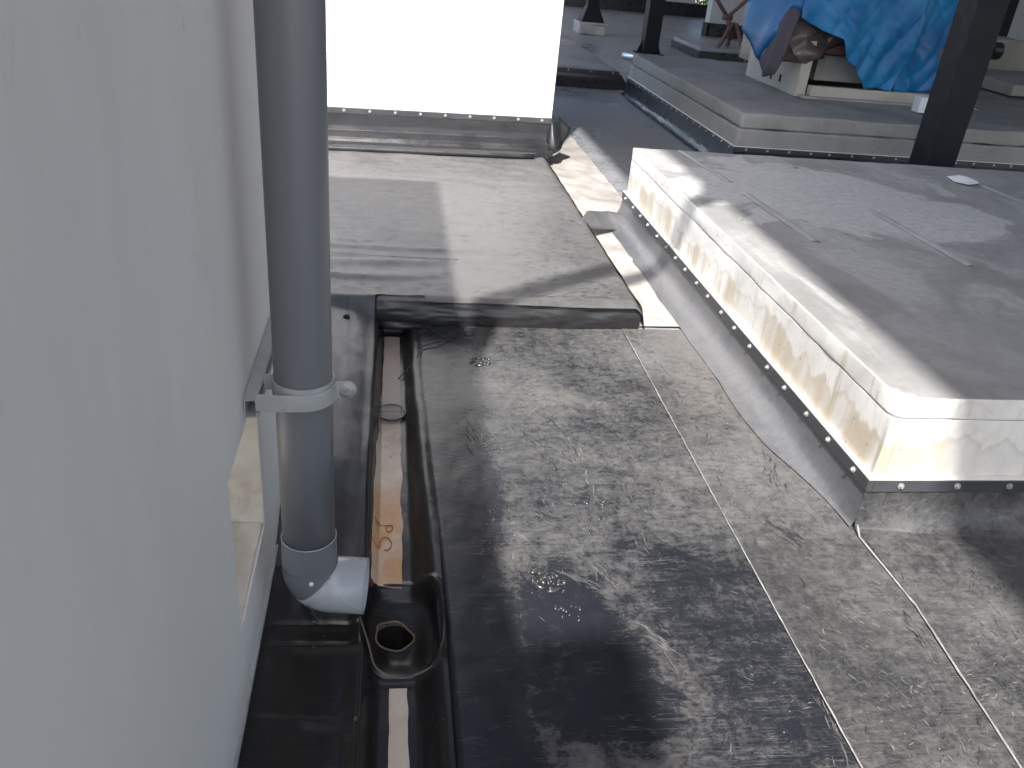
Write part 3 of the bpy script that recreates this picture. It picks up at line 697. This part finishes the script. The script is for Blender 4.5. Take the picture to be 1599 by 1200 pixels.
# bush seen through the gap
bs = thing('bush', (ga+1.6, 27.5, 0), 'sunlit yellow green bush outside the gap in the far wall', 'bush')
t = MB(); t.tube([(ga+1.6, 27.5, -9), (ga+1.6, 27.4, -4), (ga+1.7, 27.5, .6)], [.16, .12, .05], 8); t.build('stem', 'rust', bs)
lf = MB(); rnd = random.Random(3)
for i in range(2600):
    d = Vector((rnd.gauss(0, 1), rnd.gauss(0, 1), rnd.gauss(0, 1))).normalized()*(rnd.random()**.4)
    c_ = Vector((ga+1.6, 27.5, .9))+Vector((d.x*1.7, d.y*1.2, d.z*1.8)); a = Vector((rnd.gauss(0, 1), rnd.gauss(0, 1), rnd.gauss(0, .6))).normalized()*.1; b_ = a.cross(Vector((rnd.random(), rnd.random(), 1))).normalized()*.05
    lf.add([c_-a, c_+b_, c_+a, c_-b_], [(0, 1, 2, 3)])
fo = lf.build('foliage', 'leaf', bs); fo['kind'] = 'stuff'
# pipe stand with V head
q = onz(1132, 92, 0); sx, sy = q.x, q.y-.1
ps = thing('pipe_stand', (sx, sy, 0), 'red oxide pipe stand with three legs and a V head', 'stand')
for a in (3.4, 5.6, 1.4):
    t = MB(); t.tube([(sx+.3*math.cos(a), sy+.3*math.sin(a), 0), (sx+.03*math.cos(a), sy+.03*math.sin(a), .52)], .032, 8); t.build('leg', 'rust', ps)
vt = ony(1136, 27, sy)
t = MB(); t.tube([(sx, sy, .3), vt], .036, 10); t.build('column', 'rust', ps, True)
for px in ((1117, -4), (1169, -2)):
    t = MB(); e = ony(*px, sy); t.tube([vt, vt+(e-vt)*1.15], .03, 8); t.build('arm', 'rust', ps, True)
t = MB(); t.tube([vt-Vector((.07, 0, .0)), vt+Vector((.07, 0, .0))], .045, 10); t.build('head_collar', 'rust', ps, True)
# things behind the thick post at the right
rp = thing('concrete_block', (8.6, 10.3, 0), 'pale concrete block with a pipe stub behind the thick post', 'block')
A = ony(1538, 60, 10.2); B = ony(1590, 118, 10.2)
rbox('block_body', A.x, B.x+.15, 10.2, 10.9, B.z, A.z, .03, .1, .02, 'conc2', rp)
t = MB(); c_ = ony(1546, 79, 10.05); t.tube([c_+Vector((-.35, .0, 0)), c_, c_+Vector((.001, 0, 0)), c_+Vector((.12, 0, 0))], [.06, .06, .1, .1], 14); t.build('pipe_stub', 'black', rp)
rs = thing('rear_plinth', (8.2, 10.5, 0), 'dark skirted plinth carrying the pale concrete block', 'plinth')
A2 = ony(1524, 118, 9.9); 
rbox('plinth_body', A2.x, 10.5, 9.9, 11.6, 0, B.z-.004, .02, .1, .01, 'conc2', rs)
m = MB(); m.box(A2.x+.12, 10.53, 9.86, 9.898, 0, B.z-.09); m.build('skirt', 'black', rs)
rk = thing('side_plinth', (8, 8.3, 0), 'small concrete upstand with black skirt at the right picture edge', 'plinth')
A3 = ony(1584, 132, 7.9); B3 = ony(1580, 160, 7.9)
rbox('plinth_body', A3.x, 9.3, 7.9, 9.2, .43, A3.z, .02, .1, .01, 'conc2', rk)
m = MB(); m.box(A3.x-.03, 9.33, 7.86, 7.898, .427, B3.z); tb = m.build('skirt', 'trim', rk); bolts(tb, [(A3.x+.06, 7.86, B3.z-.05), (A3.x+.3, 7.86, B3.z-.05)], (0, -1, 0))
cw = thing('dark_column', (9.6, 12.6, 0), 'broad dark column behind the thick post at the upper right', 'column')
A4 = ony(1545, 20, 12); B4 = ony(1586, 20, 12)
m = MB(); m.box(A4.x-.3, B4.x, 12, 12.5, 0, 3.05); bev(m.build('shaft', 'post', cw), .01)

# ================================================================== MACHINE, TARP
ZT = .426
mc = thing('machine_frame', (4.2, 7.4, ZT), 'beige steel machine base under the blue tarp on the far plinth', 'machine')
m = MB(); m.box(3.33, 3.345, 6.93, 8.05, ZT, .86).box(3.345, 3.42, 6.93, 6.95, ZT, .86); bev(m.build('side_plate', 'beige', mc), .002)
for px in ((1204, 118), (1218, 122)):
    c_ = onx(*px, 3.328); t = MB(); t.box(3.3265, 3.3295, c_.y-.018, c_.y+.018, c_.z-.03, c_.z+.03); bev(t.build('slot', 'inside', mc), .012)
m = MB(); m.box(3.43, 4.75, 6.86, 6.93, ZT+.02, ZT+.1); bev(m.build('front_rail', 'beige', mc), .004)
m = MB(); m.box(3.36, 4.75, 6.84, 6.99, ZT+.001, ZT+.019); m.build('foot_flange', 'concs', mc)
m = MB(); m.box(3.55, 4.0, 7.1, 7.2, ZT+.12, ZT+.32); m.build('panel', 'concs', mc)
m = MB(); m.box(3.45, 4.85, 7.25, 8.6, ZT+.1, 1.5); m.build('body', 'brown', mc)
m = MB(); m.box(3.4, 4.75, 7.02, 7.08, ZT+.34, ZT+.44); m.build('cross_bar', 'rust', mc)
# blue tarp: front fall, left corner, right fall, top
tp = thing('blue_tarp', (4.3, 7.1, 1.3), 'creased blue tarpaulin draped over the machine on the far plinth', 'tarp')
prof = [(1262, 30), (1290, 50), (1316, 62), (1319, 92), (1334, 104), (1358, 143), (1380, 142), (1403, 148), (1424, 106), (1434, 104)]
prof = [ony(a, b_, 6.74) for a, b_ in prof]
def pz(x):
    for a, b_ in zip(prof, prof[1:]):
        if a.x <= x <= b_.x: t_ = (x-a.x)/max(1e-6, b_.x-a.x); return a.z+(b_.z-a.z)*t_
    return prof[-1].z if x > prof[-1].x else prof[0].z
def fold(x, z): return .16*abs(nz(x*2.6+z*.5, z*.7, 2))+.06*abs(nz(x*5-z*2.6, z*1.6, 5))+.02*abs(nz(x*7+z*6, z*5, 8))
def tf(u, v):
    x = prof[0].x+(prof[-1].x-prof[0].x)*u; z0_ = pz(x); z = z0_+(1.62-z0_)*v
    return (x, 6.9-fold(x, z)*(1.1-.3*v)-.10*math.sin(math.pi*min(1, u*1.3)), z)
o = grid('front_fall', 0, 1, 0, 1, 1/70, tf, 'tarp', tp); solid(o, .004, 0)
def tf2(u, v):
    x = prof[-1].x-.03+.42*u; z0_ = .52+.04*nz(x*4, 1); z = z0_+(1.62-z0_)*v
    return (x, 7.0+.1*u-fold(x, z), z)
o = grid('right_fall', 0, 1, 0, 1, 1/50, tf2, 'tarp', tp); solid(o, .004, 0)
L = [ony(1182, -60, 7.5), ony(1171, 5, 7.6), ony(1160, 47, 7.6), ony(1187, 93, 7.25), ony(1211, 58, 7.0), ony(1236, 14, 6.92), ony(1264, 20, 6.88), ony(1290, -60, 6.9)]
poly('left_corner', L, 'tarp', tp, 7, .05, 3.2, .005)
def tf3(u, v): x = 3.2+1.8*u; y = 6.85+1.7*v; return (x, y, 1.62+.05*fbm(x*2, y*2, 1, 3)+.08*math.sin(math.pi*v))
grid('top_sheet', 0, 1, 0, 1, 1/30, tf3, 'tarp', tp)
L = [ony(1228, 20, 7.0), ony(1237, 10, 6.9), ony(1250, 20, 6.86), ony(1228, 80, 6.84), ony(1209, 116, 6.86), ony(1192, 120, 6.95), ony(1187, 95, 7.2)]
poly('felt_edge', L, 'felt', tp, 4, .012, 6, .02)
L = [ony(1244, 22, 6.93), ony(1262, 16, 6.95), ony(1290, 44, 6.97), ony(1322, 68, 7.0), ony(1290, 92, 7.0), ony(1262, 94, 6.97), ony(1212, 98, 6.93), ony(1226, 60, 6.9)]
tag(poly('plastic_sheet', L, 'brown', None, 8, .09, 7, .003), 'crumpled brown plastic film hanging under the tarp corner', 'plastic film')
tag(rbox('foam_block', onz(1429, 176, ZT).x, onz(1448, 176, ZT).x, 6.5, 6.6, ZT, ZT+.125, .008, .03, .003, 'paper'), 'small white block on the far plinth beside the thick post', 'block')
c_ = onz(1514, 172, ZT); tag(poly('paper_scrap', [c_+Vector(v) for v in ((-.06, .05, .01), (.0, -.03, .02), (.07, -.02, .006), (.02, .06, .03))], 'paper', None, 2, .01, 9, .002), 'little white scrap on the far plinth right of the thick post', 'scrap')
P = [onz(a, b_, z) for a, b_, z in ((1478, 276, .428), (1497, 274, .45), (1516, 279, .435), (1532, 286, .429), (1514, 289, .44), (1492, 284, .43))]
tag(poly('paper_sheet', P, 'paper', None, 4, .012, 9, .0015), 'crumpled white paper lying on top of the near plinth', 'paper')

# ================================================================== SMALL THINGS near the gutter
gr = thing('drain_grate', (.016, 2.42, -.045), 'small round slotted grate set in the gutter', 'grate')
gc = Vector((.016, 2.42, gz(.016, 2.42)+.006))
t = MB(); t.tube([gc+Vector((.046*math.cos(a), .052*math.sin(a), 0)) for a in [i*math.pi/16 for i in range(32)]], .003, 6, closed=True); t.build('rim', 'black', gr, True)
for i in range(-4, 5):
    x = i*.0095; h = .05*math.sqrt(max(0, 1-(x/.046)**2))
    for s in (-1, 1):
        if h < .012: continue
        m = MB(); m.box(gc.x+x-.0028, gc.x+x+.0028, gc.y+(.004 if s > 0 else -h*.96), gc.y+(h*.96 if s > 0 else -.004), gc.z-.003, gc.z+.002); m.build('bar', 'dustline', gr)
def wirep(pts, r, name, label):
    t = MB(); t.tube(spline([Vector(p) for p in pts], 8), r, 6); return tag(t.build(name, 'wire', None, True), label, 'wire')
wirep([(.04, 2.66, gz(.04, 2.66)+.004), (.10, 2.74, .0), (.13, 2.83, .014), (.2, 2.88, .016), (.28, 3.0, .012), (.31, 3.03, .02)], .0022, 'loose_wire', 'thin black wire curling out of the gutter onto the floor')
wirep([(.13, 3.02, .016), (.17, 2.97, .018), (.22, 2.91, .016)], .002, 'loose_wire', 'short straight wire end below the black step')
c_ = onz(472, 935, .012); d_ = onz(496, 972, .016)
wirep([c_, c_.lerp(d_, .5)+Vector((0, 0, .004)), d_], .003, 'cable_offcut', 'short black cable offcut under the pipe elbow')
c_ = onz(540, 500, .1); c_ = Vector((c_.x, 2.92, gz(c_.x, 2.92)+.002))
t = MB(); t.tube([c_, c_+Vector((0, -.0015, .003))], .013, 14); t.build('rivet_hole', 'inside', gut, True)
# glossy wet tread prints pressed into the dust
kk = N('wet_black_rubber'); M['wet'] = kk.out((.03, .03, .03), .26, None, .9)
def tread(cx, cy, rot, L_, W_, seed, arcs=True):
    rn = random.Random(seed); q = MB(); cr, sr = math.cos(rot), math.sin(rot)
    def P(u, v): x, y = cx+u*cr-v*sr, cy+u*sr+v*cr; return Vector((x, y, zA(x, y)+.0006))
    if arcs:
        for k_, R_ in enumerate((.25, .45, .68, .92)):
            a = rn.uniform(0, .5)
            while a < 6.1:
                da = rn.uniform(.35, 1.1); rr = rn.uniform(.004, .0068)
                pts = [P(L_/2*R_*math.cos(a+da*i/5), W_/2*R_*math.sin(a+da*i/5)) for i in range(6)]
                if rn.random() < .8: q.tube(pts, [rr*.5, rr, rr*1.1, rr, rr*.9, rr*.4], 8)
                a += da+rn.uniform(.12, .4)
    for i in range(14):
        u, v = rn.uniform(-.5, .5)*L_, rn.uniform(-.5, .5)*W_; d_ = rn.uniform(-.5, .5); l_ = rn.uniform(.004, .013); rr = rn.uniform(.0024, .0045)
        q.tube([P(u, v), P(u+l_*.5*math.cos(d_), v+l_*.5*math.sin(d_)), P(u+l_*math.cos(d_), v+l_*math.sin(d_))], [rr*.5, rr, rr*.5], 7)
    o = q.build('wet_tread_print', M['wet'], nf, True); o['kind'] = 'stuff'; return o
tread(.40, 1.555, .1, .1, .085, 1); tread(.59, 1.83, .1, .07, .1, 2, False); tread(.345, 2.745, .2, .08, .075, 3); tread(.44, 1.46, 1.2, .1, .07, 4, False); tread(.56, 1.72, 1.3, .07, .06, 5, False)
# scuffs, drag marks and dust smears on the sheets
M['scuffl'] = simple('pale_dust_smear', (.17, .165, .16), .9, var=.25, scale=40)
M['scuffm'] = simple('grey_dust_smear', (.09, .088, .086), .85, var=.3, scale=40)
M['scuffd'] = simple('rubbed_black_mark', (.022, .022, .024), .4, var=.3, scale=40)
def surf(x, y):
    if x < .958: return zA(x, y)
    if x < s2x(y): return .004+wr(x, y)
    return .007+wr(x, y)
def stroke(q, x, y, a, L_, W_, f, lift, bend=0.):
    n_ = 4 if L_ < .06 else 9; vs = []; fs = []
    for i in range(n_+1):
        t_ = i/n_; aa = a+bend*(t_-.5); u = (t_-.5)*L_
        cx, cy = x+u*math.cos(aa), y+u*math.sin(aa)
        w_ = W_*(.25+.75*math.sin(math.pi*min(1, max(0, t_)))**.6)*(.7+.6*random.random())/2
        for sg in (-1, 1):
            px, py = cx-sg*w_*math.sin(aa), cy+sg*w_*math.cos(aa); vs.append((px, py, f(px, py)+lift))
    for i in range(n_): fs.append((2*i+1, 2*i, 2*i+2, 2*i+3))
    q.add(vs, fs)
rn = random.Random(11); random.seed(5)
Q = {'scuffl': MB(), 'scuffm': MB(), 'scuffd': MB()}
def ok(x, y): return LIP(y)+.09 < x < 1.9 and .4 < y < 3.0 and not (y > 1.58 and x > 1.2)
for c_ in range(380):
    cx, cy = rn.uniform(.28, 1.75), rn.uniform(.5, 2.98)
    if not ok(cx, cy): continue
    if math.hypot((cx-.42)/.26, (cy-1.15)/.5) < 1: continue
    a0 = rn.choice((.35, .95, 2.2, -.2, 1.45, rn.uniform(0, 3.1))); tone = rn.choices(('scuffl', 'scuffm', 'scuffd'), (.3, .3, .4))[0]
    sp_ = rn.uniform(.02, .09)
    for i in range(rn.randint(8, 30)):
        x, y = cx+rn.gauss(0, sp_), cy+rn.gauss(0, sp_)
        if not ok(x, y): continue
        tn = tone if rn.random() < .75 else rn.choice(list(Q))
        if tn != 'scuffd' and math.hypot((x-.7)/.34, (y-1.2)/.6) < 1 and rn.random() < .85: continue
        stroke(Q[tn], x, y, a0+rn.gauss(0, .3), rn.uniform(.005, .024), rn.uniform(.0006, .0022), surf, .0007+(.0003 if tn == 'scuffd' else .0005*(tn == 'scuffm')), rn.gauss(0, .25))
for (px, py, qx, qy, wd, tn) in ((800, 655, 870, 740, 14, 'scuffd'), (868, 655, 905, 720, 18, 'scuffd'), (905, 700, 930, 790, 6, 'scuffl'), (970, 790, 1010, 860, 12, 'scuffm'), (930, 880, 965, 925, 14, 'scuffm'), (985, 760, 1015, 850, 8, 'scuffd'), (1090, 660, 1140, 790, 8, 'scuffd'), (870, 890, 960, 930, 8, 'scuffm'), (1195, 700, 1215, 760, 16, 'scuffd'), (1225, 640, 1240, 670, 10, 'scuffd'), (1200, 815, 1255, 850, 14, 'scuffd'), (1010, 540, 1060, 620, 7, 'scuffd'), (1000, 975, 1050, 1010, 12, 'scuffm'), (1030, 1000, 1080, 1060, 10, 'scuffm'), (1280, 1080, 1330, 1190, 10, 'scuffm'), (1140, 1060, 1145, 1180, 9, 'scuffd'), (1400, 950, 1470, 1040, 8, 'scuffd'), (735, 655, 770, 730, 22, 'scuffm'), (760, 700, 800, 690, 14, 'scuffm'), (1240, 900, 1300, 990, 9, 'scuffd')):
    A, B = onz(px, py, .003), onz(qx, qy, .003); d = B-A; m_ = (A+B)/2; k_ = 2.1/1300*((A.y+1.4)/2.4)*wd/1.7
    h_ = math.atan2(d.y, d.x); nrm_ = Vector((-d.y, d.x, 0)).normalized()
    for j in range(int(14*wd/8)):
        p = A.lerp(B, rn.random())+nrm_*rn.gauss(0, k_*.8)
        t2 = tn if rn.random() < .8 else 'scuffm'
        stroke(Q[t2], p.x, p.y, h_+rn.gauss(0, .16), rn.uniform(.012, .06), rn.uniform(.0008, .0035), surf, .0012+.00004*j, rn.gauss(0, .3))
for tn, q in Q.items():
    o = q.build('scuff_marks', tn, nf); o['kind'] = 'stuff'
Q = {'scuffl': MB(), 'scuffm': MB(), 'scuffd': MB()}
for i in range(2400):
    x, y = rn.uniform(-.5, 1.0), 3.12+2.4*rn.random()**1.6
    if x < .55 and rn.random() < .75: continue
    tn = rn.choices(('scuffl', 'scuffm', 'scuffd'), (.35, .35, .3))[0]
    stroke(Q[tn], x, y, rn.gauss(.05, .25), rn.uniform(.006, .05), rn.uniform(.001, .004), rz_, .0028, rn.gauss(0, .3))
for tn, q in Q.items():
    o = q.build('scuff_marks', tn, raised); o['kind'] = 'stuff'
